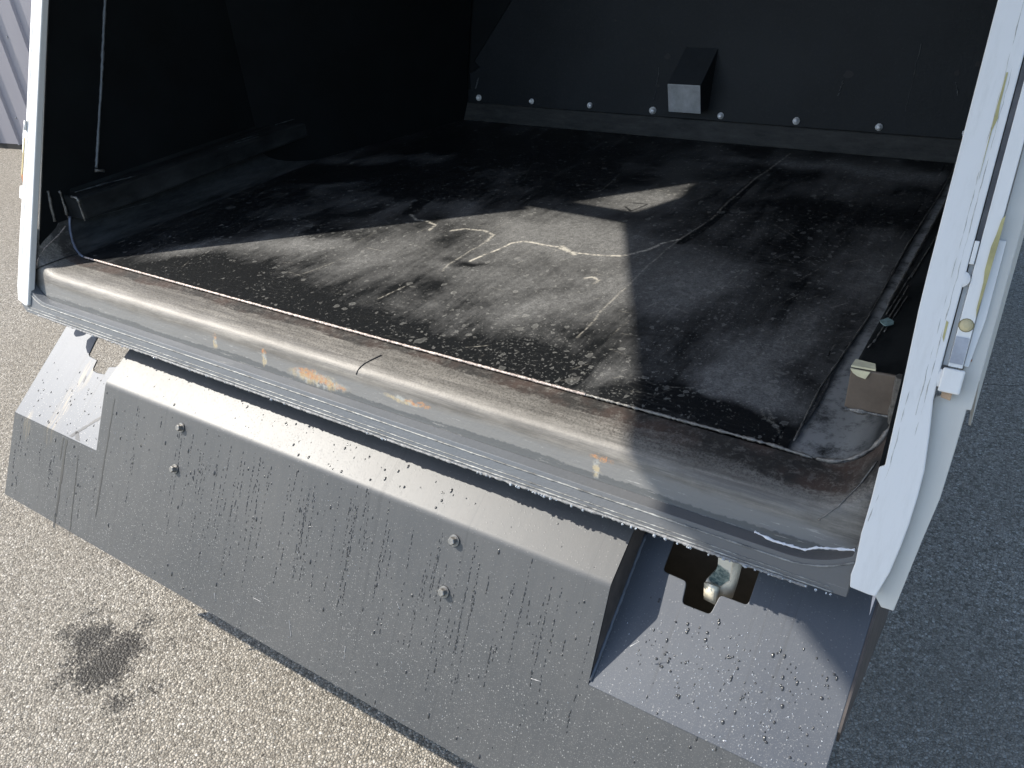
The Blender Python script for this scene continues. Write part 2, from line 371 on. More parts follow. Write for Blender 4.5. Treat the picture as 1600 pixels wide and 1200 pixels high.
# shed with vertical corrugated cladding
SH = empty('shed', (-6.2, 2.77, G), 'grey corrugated metal shed standing on the asphalt behind the truck', 'shed')
SH.rotation_euler.z = math.atan2(.065, .404)
def hang(parent):   # children keep world mesh coords relative to the parent base
    pass
b = MB(); W0, W1, HH = -6.0, 3.2, 3.0
prof = []; x = W0; pitch = .30
while x < W1:
    for dx, dy in ((0, 0), (.10, 0), (.112, -.022), (.128, -.022), (.140, 0), (.285, 0)): prof.append((x+dx, dy))
    x += pitch
n = len(prof)
b.poly([(p[0], p[1], .05) for p in prof]+[(p[0], p[1], HH) for p in prof], [(i, i+1, n+i+1, n+i) for i in range(n-1)])
b.slab([(W0, .02, .05), (W1, .02, .05), (W1, .02, HH), (W0, .02, HH)], (0, 3.5, 0))
b.build('cladding', MT['clad'], SH)
b = MB(); b.box(W0, W1, .0, .03, 0, .046); b.build('base_rail', MT['dark'], SH)
b = MB(); b.slab([(W0-.1, -.15, HH+.002), (W1+.1, -.15, HH+.002), (W1+.1, 3.7, HH+.45), (W0-.1, 3.7, HH+.45)], (0, 0, .06)); b.build('roof', MT['clad'], SH)
b = MB(); b.lathe((0, 0, 0), (0, -1, 0), ((0, .010), (.004, .010), (.007, .004)), 8); sc0 = b.build('screw', MT['recess'], SH)
for i in range(16, 23):
    for z in (.3, 1.0):
        o = sc0 if (i, z) == (16, .3) else sc0.copy()
        if o is not sc0: COL.objects.link(o)
        o.parent = SH; o.location = (W0+pitch*i+.20, 0, z)

# ------------------------------------------------------------------ truck
TB = (1.02, 1.0, G)
T = empty('refuse_truck', TB, 'white refuse truck seen into its open black hopper, grey bumper below', 'truck')
_link = link
def link(name, me, mat, parent=None, smooth=False):
    o = _link(name, me, mat, parent, smooth)
    if parent is T:
        me.transform(Matrix.Translation(Vector((0, 0, 0))))
        o.location = (-TB[0], -TB[1], -TB[2])
    return o
ZR = 1.43
YB = lambda z: 1.58+.2*z

# --- floor mat: fine grid carrying masks of dust, splashes and painted-on marks
def floor_mat():
    NX, NY = 720, 580
    xs = np.linspace(-.0, 1.962, NX); ys = np.linspace(.004, 1.578, NY)
    Xg, Yg = np.meshgrid(xs, ys)
    rng = np.random.RandomState(3)
    def nz(s, seed):
        r = np.random.RandomState(seed); k = int(s); gg = r.rand(k+3, k+3)
        u = Xg/2*k; v = Yg/2*k; i = u.astype(int); j = v.astype(int); fu = u-i; fv = v-j
        fu = fu*fu*(3-2*fu); fv = fv*fv*(3-2*fv)
        return (gg[j, i]*(1-fu)+gg[j, i+1]*fu)*(1-fv)+(gg[j+1, i]*(1-fu)+gg[j+1, i+1]*fu)*fv
    wx = (nz(18, 1)-.5)*.05+(nz(60, 2)-.5)*.02; wy = (nz(18, 4)-.5)*.05+(nz(60, 5)-.5)*.02
    def blob(A, cx, cy, rx, ry, a=0., s=1.):
        p = fl(cx, cy); dx = Xg+wx-p[0]; dy = Yg+wy-p[1]; c, q = math.cos(a), math.sin(a)
        u = (dx*c+dy*q)/rx; v = (-dx*q+dy*c)/ry
        A += s*np.exp(-(u*u+v*v))
    def line(A, pts, wd, s=1., jit=1.):
        P = [fl(*p)[:2] for p in pts]
        D = np.full(Xg.shape, 9.)
        for a, c in zip(P[:-1], P[1:]):
            ab = c-a; t = np.clip(((Xg+wx*jit*.25-a[0])*ab[0]+(Yg+wy*jit*.25-a[1])*ab[1])/(ab@ab), 0, 1)
            D = np.minimum(D, np.hypot(Xg+wx*jit*.25-a[0]-t*ab[0], Yg+wy*jit*.25-a[1]-t*ab[1]))
        np.maximum(A, s*np.clip(1.3-D/wd, 0, 1), out=A)
    dust = np.zeros(Xg.shape); dark = np.zeros(Xg.shape); mark = np.zeros(Xg.shape); spl = np.zeros(Xg.shape)
    for a in ((880, 370, .28, .14, .2, .75), (760, 430, .22, .12, .9, .45), (560, 400, .2, .1, .2, .55), (430, 385, .2, .05, .4, .5), (1000, 320, .12, .1, .6, .7), (860, 480, .18, .09, .9, .4),
              (1040, 470, .16, .12, .5, .45), (1130, 430, .2, .1, 1.2, .3), (1310, 265, .4, .05, 0, .55), (1400, 275, .12, .1, 0, .6), (1170, 560, .1, .1, 0, .45), (960, 590, .10, .05, 0, .8), (1180, 620, .06, .10, 1.2, .8),
              (700, 330, .2, .08, .1, .4), (1090, 260, .1, .03, 0, .3), (300, 390, .12, .05, .8, .35), (560, 290, .2, .03, .4, .25), (1230, 540, .05, .2, -.1, .35), (1140, 590, .05, .03, 0, .4), (1000, 420, .4, .25, 0, .2), (1350, 420, .12, .3, 0, .35), (1250, 300, .3, .12, 0, .3), (600, 250, .4, .06, .5, .3)): blob(dust, *a)
    for a in ((350, 440, .22, .06, .1, .7), (520, 500, .3, .06, .05, .75), (640, 540, .22, .06, .05, .6), (735, 415, .05, .015, .2, .8), (1050, 625, .18, .05, -.1, 1.1), (1190, 480, .1, .18, .3, .35), (800, 240, .4, .14, 0, .7),
              (590, 275, .25, .1, .3, .6), (1320, 330, .25, .1, 0, .5), (1240, 400, .1, .14, 0, .3), (640, 450, .12, .06, .7, .4), (880, 570, .07, .05, .2, .5), (240, 420, .1, .04, 0, .4), (1140, 660, .1, .03, 0, .6), (700, 405, .03, .02, 0, .5)): blob(dark, *a)
    for a in ((820, 540, .3, .12, 0, .8), (1120, 470, .2, .15, 0, .5), (1260, 370, .15, .15, 0, .5), (500, 360, .3, .12, 0, .6), (880, 600, .25, .05, 0, .8), (300, 395, .2, .05, 0, .4), (1180, 600, .2, .1, 0, .5)): blob(spl, *a)
    line(mark, ((735, 410), (765, 398), (800, 382), (822, 379), (850, 385), (872, 389), (890, 396), (930, 400), (975, 402), (1010, 395), (1035, 384), (1062, 376)), .0042, .95)
    line(mark, ((878, 388), (892, 396), (902, 400)), .007, .8)
    line(mark, ((640, 338), (650, 346), (668, 347), (682, 354), (672, 362)), .005, .75)
    line(mark, ((705, 364), (725, 360), (755, 362), (770, 368), (760, 378)), .005, .7)
    line(mark, ((760, 378), (735, 395), (700, 415), (690, 425)), .003, .4)
    line(mark, ((540, 405), (500, 420), (470, 430)), .002, .3)
    line(mark, ((640, 447), (590, 470)), .0015, .6, .3); line(mark, ((730, 546), (763, 543)), .0015, .5, .3)
    line(mark, ((1062, 376), (1110, 345), (1180, 282), (1235, 242)), .0028, .45, .8)
    line(mark, ((1062, 376), (1000, 430), (960, 470), (900, 530)), .0022, .42, .8)
    line(mark, ((915, 438), (928, 436), (938, 441), (930, 446)), .004, .75)
    line(mark, ((1120, 460), (1160, 425)), .001, .3, .3)
    line(dark, ((640, 335), (670, 308), (700, 290), (765, 260)), .02, 1.0); line(dark, ((1180, 285), (1110, 350), (1062, 382)), .012, 1.2)
    line(dark, ((975, 325), (985, 333), (1010, 322), (990, 320)), .003, .9)
    line(mark, ((1222, 690), (1205, 660), (1195, 640)), .002, .25); line(mark, ((1185, 640), (1190, 655), (1210, 668)), .002, .3)
    for i in range(130):
        x0 = rng.uniform(150, 1450); y0 = rng.uniform(250, 650); a = rng.choice((rng.normal(-.55, .25), rng.normal(.1, .3))); L_ = rng.uniform(8, 45)
        line(mark, ((x0, y0), (x0+L_*math.cos(a), y0+L_*math.sin(a))), .0012, rng.uniform(.08, .32), .3)
    br = (nz(400, 9) > .33).astype(float)*.8+.2
    mark *= br
    spl += .25
    v = np.stack([Xg.ravel(), Yg.ravel(), (.0035+0.0015*nz(9, 12)).ravel()], 1)
    # ragged right edge
    edge = (Xg > 1.94).ravel(); v[edge, 0] += ((nz(40, 13)-.5)*.012+(nz(120, 14)-.5)*.004).ravel()[edge]
    idx = np.arange(NX*NY).reshape(NY, NX)
    f = np.stack([idx[:-1, :-1], idx[:-1, 1:], idx[1:, 1:], idx[1:, :-1]], -1).reshape(-1, 4)
    me = bpy.data.meshes.new('floor_mat')
    me.vertices.add(len(v)); me.vertices.foreach_set('co', v.ravel())
    me.loops.add(f.size); me.loops.foreach_set('vertex_index', f.ravel().astype(np.int32))
    me.polygons.add(len(f)); me.polygons.foreach_set('loop_start', np.arange(0, f.size, 4, dtype=np.int32))
    me.update(calc_edges=True)
    for nm, A in (('dust', dust), ('dark', dark), ('mark', mark), ('splash', spl)):
        at_ = me.attributes.new(nm, 'FLOAT', 'POINT'); at_.data.foreach_set('value', A.ravel().astype(np.float32))
    return link('floor_mat', me, MT['floor'], T, True)
floor_mat()

# --- tub: floor plate, filleted corners, lower walls
XL, XR, RF = -.07, 2.10, .09
def arc(cx, cz, r, a0, a1, n): return [(cx+r*math.cos(R_(a0+(a1-a0)*i/n)), cz+r*math.sin(R_(a0+(a1-a0)*i/n))) for i in range(n+1)]
sec = [(XL, .165)]+arc(XL+RF, RF, RF, 180, 270, 8)+arc(XR-RF, RF, RF, 270, 360, 8)+[(XR, .20)]
n = len(sec)
b = MB(); v = []
for y in (.0, .4, .8, 1.2, 1.62): v += [(p[0], y if y else .46*p[1], p[1]) for p in sec]
b.poly(v, [(j*n+i, j*n+i+1, (j+1)*n+i+1, (j+1)*n+i) for j in range(4) for i in range(n-1)])
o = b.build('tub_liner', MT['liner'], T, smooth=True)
b = MB(); b.box(XL, XR, .002, 1.62, -.10, -.006); b.build('floor_plate', MT['taupe'], T)

# --- side walls (the left one carries the hinge bracket window the sun comes through)
fr = lambda z: -.1+.46*z
H1, H2, H3, H4 = (.414, 1.114), (.583, 1.375), (.440, 1.383), (.317, 1.32)
A_, B_, C_ = (.377, 1.02), (.239, 1.304), (.19, ZR)
def wall(xi, xo, name, mat, y0=.0):
    b = MB()
    for P in ([A_, B_, C_, (.44, ZR), H3, H4, H1], [(fr(-.10)+y0, -.10), A_, H1, H2, H3, (.44, ZR), (5.2, ZR), (5.2, -.10)]):
        b.slab([(xi, p[0], p[1]) for p in P], (xo-xi, 0, 0))
    return b.build(name, mat, T, weld=True)
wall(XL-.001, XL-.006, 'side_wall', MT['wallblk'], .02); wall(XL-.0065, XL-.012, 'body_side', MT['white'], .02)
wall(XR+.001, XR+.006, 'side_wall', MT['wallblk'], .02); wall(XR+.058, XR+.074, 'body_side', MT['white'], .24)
# roof and back panel
b = MB(); b.slab([(XL-.012, .13, ZR+.002), (XR+.09, .13, ZR+.002), (XR+.09, 5.2, ZR+.002), (XL-.012, 5.2, ZR+.002)], (0, 0, .03)); b.build('roof', MT['white'], T)
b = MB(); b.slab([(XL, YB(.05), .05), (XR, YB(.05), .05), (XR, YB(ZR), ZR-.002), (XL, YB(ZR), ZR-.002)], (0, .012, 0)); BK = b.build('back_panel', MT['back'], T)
b = MB(); b.slab([(.10, 1.560, .004), (XR-.02, 1.560, .004), (XR-.02, 1.586, .067), (.10, 1.586, .067)], (0, .02, 0)); b.build('rubber_strip', MT['strip'], T, bevel=.003)
kx = lambda y: XL+.318*(y-.75)
b = MB(); b.slab([(kx(.75), .75, .004), (kx(1.575), 1.575, .004), (kx(1.60), 1.60, .18), (kx(1.84), 1.84, 1.38), (kx(.75), .75, 1.38)], (-.01, .02, 0)); b.build('inner_side_plate', MT['wallblk'], T)
b = MB(); b.slab([(x, YB(z)-.004, z) for x, z in ((.10, .10), (.205, .115), (.20, .17), (.248, .195), (.222, .215), (.40, .44), (.82, 1.38), (.05, 1.38))], (0, .003, 0)); b.build('corner_gusset', MT['wallblk'], T)
# cap nuts along the back panel
cap = None
for i in range(8):
    x = .247+.2472*i; z = .086-.0005*i; y = YB(z)
    if cap is None:
        b = MB(); b.lathe((0, 0, 0), (0, -1, .2), ((0, .013), (.003, .013), (.0035, .0095), (.009, .0095), (.014, .0075), (.017, .003)), 10)
        cap = b.build('cap_nut', MT['chrome'], BK, smooth=True); c = cap
    else:
        c = cap.copy(); COL.objects.link(c); c.parent = BK
    c.location = (x-(.012 if i == 7 else 0)+random.uniform(-.002, .002), y-.001, z+random.uniform(-.0015, .0015)); k_ = random.uniform(.78, .98); c.scale = (k_, k_, k_); c.rotation_euler = (random.uniform(-.2, .2), random.uniform(0, 1.5), random.uniform(-.2, .2))
# wedge-shaped sensor cover
b = MB()
yb = YB(.29); x0, x1 = 1.075, 1.188
P = [(x0, 1.523, .192), (x1, 1.523, .192), (x1, 1.537, .100), (x0, 1.537, .100)]
Q = [(x0+.01, YB(.285), .285), (x1+.01, YB(.285), .285), (x1, YB(.1), .10), (x0, YB(.1), .10)]
b.poly(P+Q, [(0, 1, 2, 3), (0, 4, 5, 1), (1, 5, 6, 2), (0, 3, 7, 4), (2, 6, 7, 3)]); CV = b.build('wedge_cover', MT['coverdark'], BK, bevel=.002)  # dark colour carries the shade on the cover's sides
b = MB(); b.slab([(x0, 1.5215, .193), (x1, 1.5215, .193), (x1, 1.5355, .101), (x0, 1.5355, .101)], (0, -.002, -.0004)); b.build('cover_face', MT['boxgrey'], CV, bevel=.0008)  # front face coloured lighter for the sky light on it
# small holes and scratches on the back panel
pn = (0, 1, -.2); SG = m_plain('scratch_grey', (.07, .075, .078), .6)
for px, py, r in ((1043, 88, .012), (1028, 134, .007), (1325, 116, .014), (1495, 114, .009), (1528, 100, .009), (962, 32, .004)):
    p = at(px, py, pn, 1.5785); k = 9; b = MB()
    b.poly([(p[0]+r*random.uniform(.6, 1.3)*math.cos(2*math.pi*j/k), YB(p[2]+r*.8*math.sin(2*math.pi*j/k))-.0015, p[2]+r*.8*math.sin(2*math.pi*j/k)) for j in range(k)], [tuple(range(k))])
    b.build('hole', MT['dark'], BK)
for a, c, r in (((1440, 68), (1414, 174), .0007), ((1318, 125), (1310, 150), .0014), ((1494, 128), (1496, 150), .0014), ((1030, 105), (1022, 155), .0009), ((1532, 130), (1526, 142), .0014), ((748, 122), (743, 138), .002)):
    pts = interp(at(*a, pn, 1.5785), at(*c, pn, 1.5785), 14); b = MB()
    b.tube([(p[0]+random.uniform(-.002, .002), p[1], p[2]) for p in pts], r, 5, .8)
    b.build('scratch', SG, BK)

# --- box beams along both side walls
b = MB()
b.poly([(.005, .05, .155), (-.069, .05, .155), (-.069, .05, .09), (.005, .05, .09), (-.02, 1.1, .135), (-.069, 1.1, .155), (-.069, 1.1, .09), (-.02, 1.1, .09)],
       [(0, 1, 2, 3), (0, 4, 5, 1), (0, 3, 7, 4), (3, 2, 6, 7), (4, 7, 6, 5)])
b.build('side_beam', MT['liner'], T, bevel=.006)
b = MB(); b.slab([(2.030, .035, .090), (2.100, .035, .094), (2.100, .035, .158), (2.030, .035, .155)], (0, 1.2, 0)); SB = b.build('side_beam', MT['liner'], T, bevel=.004)
b = MB(); b.slab([(2.028, .034, .088), (2.098, .034, .092), (2.0995, .034, .160), (2.029, .034, .157)], (0, -.005, 0)); b.build('end_cap', MT['taupe'], SB, bevel=.002)
b = MB(); b.slab([(2.0285, .0275, .158), (2.056, .0275, .1585), (2.051, .0275, .146), (2.040, .0275, .148), (2.033, .0275, .152)], (0, -.002, 0)); b.slab([(2.0285, .030, .1585), (2.062, .030, .1600), (2.058, .045, .1605), (2.030, .050, .1588)], (0, 0, .003)); b.build('sealant', m_plain('pale_yellow_foam', (.55, .52, .36), .8), SB)
b = MB(); b.tube([(2.0965, .03+.0, z) for z in (.08, .1, .12, .16)], .006, 6, .5); b.tube(interp((2.03, .030, .086), (2.095, .030, .090), 10), .0035, 6, .6); b.build('weld_seam', MT['weld'], SB)

# --- weld seams
def seam(name, pts, r, mat, parent=T, jit=.3, sub=10, flat=1.):
    b = MB(); P = []
    for a, c in zip(pts[:-1], pts[1:]):
        L = max(2, int(math.dist(a, c)/sub*1000)); P += interp(a, c, L)[:-1]
    P.append(pts[-1]); P = [(p[0]+random.uniform(-1, 1)*r*.15, p[1]+random.uniform(-1, 1)*r*.15, p[2]) for p in P]
    b.tube(P, r, 7, jit); return b.build(name, mat, parent, smooth=True)
wx = XL-.001
def lw(px, py): p = at(px, py, (1, 0, 0), wx); return (wx+.001, p[1], p[2])
seam('wall_weld', [lw(165, -30), lw(158, 130), lw(150, 262)], .0042, m_plain('weld_pale', (.13, .145, .16), .5, .3, .3, 80), T, .2)
seam('wall_weld', [lw(148, 266), lw(162, 267)], .005, MT['weld'])
seam('wall_weld', [lw(74, 298), lw(85, 346)], .004, MT['weld'])
seam('wall_weld', [lw(92, 298), lw(95, 305), lw(106, 340)], .004, MT['weld'])
seam('beam_weld', [(-.02, .047, .158), (.004, .047, .158), (.007, .047, .150), (.005, .047, .092)], .003, MT['weld'])
fill = arc(XL+RF, RF, RF, 178, 262, 8)
seam('corner_weld', [(p[0]+.002, .004+.46*p[1], p[1]+.002) for p in fill], .0035, m_plain('weld_blue', (.16, .18, .24), .4, .3, .2, 60), T, .2)
fill = arc(XR-RF, RF, RF, 268, 352, 10)
seam('corner_weld', [(p[0]-.002, .002+.46*p[1], p[1]+.002) for p in fill], .0034, MT['weld'], T, .5, 6)
seam('sill_weld', [(.02, .001, .005), (.5, .0, .005), (1.1, -.001, .005), (1.6, 0, .005)], .0028, MT['weldw'], T, .22, 4)
seam('sill_weld', [(1.6, 0, .005), (1.93, .002, .005), (2.0, .0, .003)], .0026, MT['weld'], T, .5, 4)
seam('mat_edge', [(1.962, .03, .004), (1.955, .2, .005), (1.966, .5, .005), (1.96, .9, .005), (1.966, 1.3, .005), (1.962, 1.55, .004)], .0016, MT['weld'], T, .6, 12)
seam('mat_edge', [(2.004, .3, .0035), (2.002, .7, .0035), (2.006, 1.45, .0035)], .0022, m_plain('dusty_edge', (.06, .065, .065), .7), T, .6, 12)

SC = m_plain('scuff_and_highlight', (.05, .06, .066), .6, 0, .5, 60)
for a, c, r in (((150, 290), (212, 275), .0022), ((330, 237), (405, 213), .0022), ((365, 222), (404, 210), .0016), ((118, 300), (160, 288), .0025), ((430, 195), (460, 186), .0018), ((140, 340), (240, 315), .0014)):
    A = at(*a, (1, 0, 0), -.02); Cc = at(*c, (1, 0, 0), -.02)
    seam('scuff_and_highlight', [tuple(A), tuple(Cc)], r*.6, SC, T, .8, 10)
seam('scuff_and_highlight', [(2.031, .25, .1575), (2.0305, .7, .1575), (2.031, 1.2, .1575)], .0016, MT['weld'], SB, .8, 9)  # pale line painted along the beam's top edge as its highlight
for y0, y1, x in ((.12, .34, 2.040), (.16, .30, 2.046), (.22, .42, 2.036), (.38, .62, 2.043), (.10, .15, 2.036)):
    seam('scuff_and_highlight', [(x, y0, .157), (x+.006, y1, .1575)], .0009, MT['weld'], SB, .8, 8)
b = MB(); b.slab([(2.044+.011*math.cos(a)*random.uniform(.6, 1.2), .19+.014*math.sin(a)*random.uniform(.6, 1.2), .1585) for a in np.arange(0, 6.2, .6)], (0, 0, .0015)); b.build('paint_spot', m_plain('teal_paint', (.16, .24, .24), .6, 0, .4, 120), SB)
# --- rolled sill lip: profile swept along the front edge and up both corners
prof = [(.004, .0), (-.008, .0), (-.03, .001), (-.055, .004), (-.076, .0075), (-.088, .0115), (-.096, .0165), (-.101, .0235), (-.1045, .032), (-.108, .044), (-.112, .058), (-.1165, .072), (-.1195, .081), (-.124, .0845), (-.131, .086), (-.134, .095)]
def path():
    P = []
    for a in np.linspace(181, 268, 14): P.append((XL+RF, RF, a))
    for x in np.linspace(XL+RF+.01, XR-RF-.01, 60): P.append((x, RF, 270))
    for a in np.linspace(272, 359, 14): P.append((XR-RF, RF, a))
    return P
v = []; PA = path()
for cx, cz, a in PA:
    for y, d in prof:
        r = RF+d; x = cx+r*math.cos(R_(a)); z = cz+r*math.sin(R_(a))
        x = min(max(x, XL-.040), XR+.028); v.append((x, y+.46*(z+d), z))
n = len(prof)
b = MB(); b.poly(v, [(i*n+j, i*n+j+1, (i+1)*n+j+1, (i+1)*n+j) for i in range(len(PA)-1) for j in range(n-1)])
LP = b.build('sill_lip', MT['lip'], T, smooth=True)
b = MB(); b.tube([(1.150, -.045, -.002), (1.140, -.066, -.0055), (1.133, -.080, -.0085), (1.130, -.090, -.0125), (1.128, -.0965, -.017), (1.127, -.1012, -.0235)], .0013, 6, .4)
b.build('joint_gap', MT['dark'], LP)
def lipP(a, i, up=.0012, side=0):
    cx, cz = (XL+RF, RF) if side == 0 else (XR-RF, RF); y, d = prof[i]; r = RF+d-up
    z = cz+r*math.sin(R_(a)); return (cx+r*math.cos(R_(a)), y-up+.46*(z+d), z)
seam('corner_gap', [lipP(248-2.2*i, i) for i in range(0, 10)], .0016, MT['dark'], LP, .4, 6)
seam('worn_edge', [lipP(248-2.2*9, 9), lipP(222, 7), lipP(212, 4), lipP(200, 2), lipP(190, 1)], .0016, MT['weldw'], LP, .5, 5)
seam('worn_edge', [lipP(285, 8, .001, 1), lipP(300, 6, .001, 1), lipP(318, 4, .001, 1), lipP(335, 3, .001, 1)], .0009, MT['weld'], LP, .6, 5)
# flat sill plate in the door plane with two proud worn edges
def fp(x, t, nn=0.):   # door plane coordinates -> world
    return (x, -.1+.418*t-.908*nn, .908*t+.418*nn)
tz = lambda z: z/.908
top = [(x, z) for x, z in [(-.105, -.02)]+arc(XL+RF, RF, RF+.078, 215, 268, 8)+arc(XR-RF, RF, RF+.078, 272, 302, 8)+[(XR+.004, -.02)]]
pts = [fp(x, tz(z), .006) for x, z in top]+[fp(XR+.004, tz(-.108), .006), fp(1.9, tz(-.1125), .006), fp(-.078, tz(-.1135), .006), fp(-.105, tz(-.098), .006)]
b = MB(); b.slab(pts, (0, .022, -.0)); SP = b.build('sill_plate', MT['sill'], T, bevel=.002)
PR = m_plain('worn_paint_edge', (.20, .205, .20), .5, .1, .85, 30, .002)
arcL = [fp(x, tz(z), .0065) for x, z in arc(XL+RF, RF, RF+.086, 232, 270, 8)]
arcR = [fp(x, tz(z), .0065) for x, z in arc(XR-RF, RF, RF+.086, 270, 302, 7)]
seam('worn_edge', arcL+arcR, .0015, PR, SP, .35, 5)
seam('worn_edge', [fp(-.07, tz(-.106), .0065), fp(.6, tz(-.1075), .007), fp(1.3, tz(-.1085), .007), fp(2.085, tz(-.107), .0065)], .0014, PR, SP, .35, 5)
seam('worn_edge', [fp(-.07, tz(-.0995), .0063), fp(.6, tz(-.1005), .0066), fp(1.3, tz(-.1015), .0066), fp(2.08, tz(-.1015), .0063)], .0009, PR, SP, .6, 5)
seam('crusted_edge', [fp(-.02, tz(-.1125), .0055), fp(.6, tz(-.1135), .0055), fp(1.3, tz(-.1145), .0055), fp(2.05, tz(-.1115), .0055)], .0024, m_plain('crust_grey', (.20, .205, .21), .5, .1, .6, 140, .003), SP, .45, 5)
seam('worn_edge', [fp(1.96, tz(-.062), .0065), fp(1.99, tz(-.066), .0065), fp(2.035, tz(-.064), .0065), fp(2.05, tz(-.056), .0065), fp(2.10, tz(-.043), .0065)], .0018, m_plain('white_chip', (.6, .62, .66), .5, 0, .2), SP, .6, 3)
# hanging water beads below the sill
b = MB()
for i in range(70):
    x = random.choice((random.uniform(.2, 2.09), random.uniform(1.5, 2.09))); r = random.uniform(.0012, .0028)
    p = fp(x, tz(-.1135 if x < 1.9 else -.1135+.0045*(x-1.9)/.2), .009+random.uniform(-.002, .002))
    b.lathe((p[0], p[1], p[2]-r*.6), (0, 0, 1), ((-r, r*.3), (-r*.7, r*.8), (0, r), (r*.7, r*.75), (r, r*.3)), 8)
wb0 = b.build('water_beads', MT['bead'], SP, smooth=True); wb0['kind'] = 'stuff'

# --- door frames
WM, CL, IV = MT['white'], MT['wclean'], MT['ivory']
def fpoly(b, P, n0, th): b.slab([fp(x, t, n0) for x, t in P], (0, -.908*th, .418*th))
TT = 1.115
FNn = np.array([0, -.908, .418])
def fx(px, py, n_=.006):
    P = at(px, py, FNn, FNn@np.array(fp(0, 0, n_))); q = P-np.array(fp(0, 0, n_)); return (q[0], .418*q[1]+.908*q[2])
b = MB(); fpoly(b, [(2.103, TT), (2.102, .35), (2.1025, .30), fx(1402, 640, .014), fx(1382.5, 727, .014), fx(1373.5, 730, .014), fx(1360, 784, .014), fx(1345, 835, .014), fx(1336, 880, .014), fx(1329, 898, .014), fx(1327.6, 917.5, .014), fx(1357, 929.5, .014), fx(1367.5, 932.5, .014), fx(1390, 895, .014), fx(1407, 855, .014), fx(1420, 820, .014), fx(1434, 775, .014), fx(1444, 736, .014), fx(1452, 680, .014), fx(1458, 625, .014), (2.1455, .235), (2.1455, TT)], .006, .008)
FR = b.build('door_frame', WM, T, bevel=.0015); FR['label'] = 'right white door frame post with hinge bar'
b = MB(); fpoly(b, [(2.1458, .205), (2.1535, .205), (2.1535, TT), (2.1458, TT)], -.012, .006); b.build('slot', MT['recess'], FR)
b = MB(); fpoly(b, [(2.1528, .232), (2.1700, .232), (2.1700, TT), (2.1528, TT)], -.001, .012); b.build('hinge_bar', CL, FR, bevel=.001)
b = MB(); fpoly(b, [(2.1462, .365), (2.1518, .365), (2.1518, .395), (2.1462, .395)], .006, .007); b.build('slot_end', CL, FR, bevel=.001)
b = MB(); fpoly(b, [(2.1465, .232), (2.1520, .232), (2.1520, .366), (2.1465, .366)], -.008, .009); b.build('slot_lip', CL, FR)
b = MB(); fpoly(b, [(2.1535, .237), (2.1695, .237), (2.1695, .272), (2.1535, .272)], .0115, .0012); b.build('recess_window', m_plain('recess_bluegrey', (.30, .32, .36), .35), FR)
b = MB(); fpoly(b, [(2.149, .198), (2.1745, .198), (2.1745, .230), (2.149, .230)], .0055, .012); b.build('stop_block', CL, FR, bevel=.002)
b = MB(); fpoly(b, [(2.154, .190), (2.166, .188), (2.166, .1975), (2.154, .1975)], .004, .006); b.build('rust_patch', m_plain('rusty_edge', (.36, .25, .16), .7, 0, .3, 150), FR)
# outer recessed strip with rounded tail, then the body corner
b = MB(); fpoly(b, [(2.1702, TT), (2.1702, .20), (2.147, .188), (2.145, .10), (2.140, .0)]+[fx(*q, -.004) for q in ((1366, 929), (1376.5, 949), (1396, 955), (1441, 844), (1468, 781), (1492, 703), (1510, 640))]+[(2.192, .18), (2.192, TT)], -.022, .018)
b.build('outer_strip', IV, FR, bevel=.0012)
b = MB(); fpoly(b, [(2.1705, .40), (2.180, .40), (2.181, .30), (2.176, .235), (2.1705, .235)], -.004, .007); b.build('painted_tab', WM, FR, bevel=.001)
# yellow sealant, rust marks, weld domes, bolt
b = MB(); fpoly(b, [(2.1690, .425), (2.1722, .43), (2.1725, .395), (2.1710, .33), (2.1700, .30), (2.1680, .31), (2.1675, .345), (2.1655, .36), (2.1655, .39), (2.1675, .405)], .0108, .0016); b.build('sealant', MT['yellow'], FR)
b = MB(); fpoly(b, [(2.132, .60), (2.134, .60), (2.1345, .56), (2.136, .545), (2.133, .53), (2.1325, .47), (2.1315, .56)], .0135, .0012); b.build('stain', MT['yellow'], FR); b = MB(); fpoly(b, [(2.138, .290), (2.141, .288), (2.1412, .262), (2.1385, .268)], .0135, .001); b.build('stain', MT['yellow'], FR)
for P in ([(2.1745, .262), (2.1775, .262), (2.1765, .285)], [(2.1755, .242), (2.178, .243), (2.178, .246), (2.1755, .245)], [(2.1760, .286), (2.1772, .286), (2.1772, .293), (2.176, .293)]):
    b = MB(); fpoly(b, P, -.0038, .0012); b.build('rust_mark', MT['rust'], FR)
for x, t, r in ((2.142, .345, .011), (2.1475, .215, .012)):
    b = MB(); b.lathe(fp(x, t, .0125), (0, -.908, .418), ((0, r), (.0004, r*.93), (.0012, r*.6), (.0014, r*.3)), 16); b.build('weld_dome', WM, FR, smooth=True)
b = MB(); b.lathe(fp(2.1615, .288, .0108), (0, -.908, .418), ((0, .0078), (.0014, .0078), (.0015, .0062), (.004, .006), (.0045, .003)), 14); b.build('bolt', MT['zinc'], FR)
b = MB(); b.lathe(fp(2.1615, .288, .0104), (0, -.908, .418), ((0, .0095), (.0008, .009)), 14); b.build('bolt_stain', m_plain('bolt_grime', (.20, .17, .09), .7), FR)
# worn scrape lines pressed along the flange
GL = m_plain('worn_line', (.40, .40, .37), .6, 0, .5, 90)
b = MB()
for x, t0, t1 in ((2.137, .13, .62), (2.131, .16, .98), (2.1165, .0, .20)):
    P = [(x+(-.012*max(0, (.08-t))/.1 if t < .08 else 0)+random.uniform(-.0006, .0006), t) for t in np.arange(t0, t1, .012)]
    b = MB(); b.tube([fp(x_, t_, .0138) for x_, t_ in P], .00045, 5, .9); b.build('scrape_line', GL, FR)

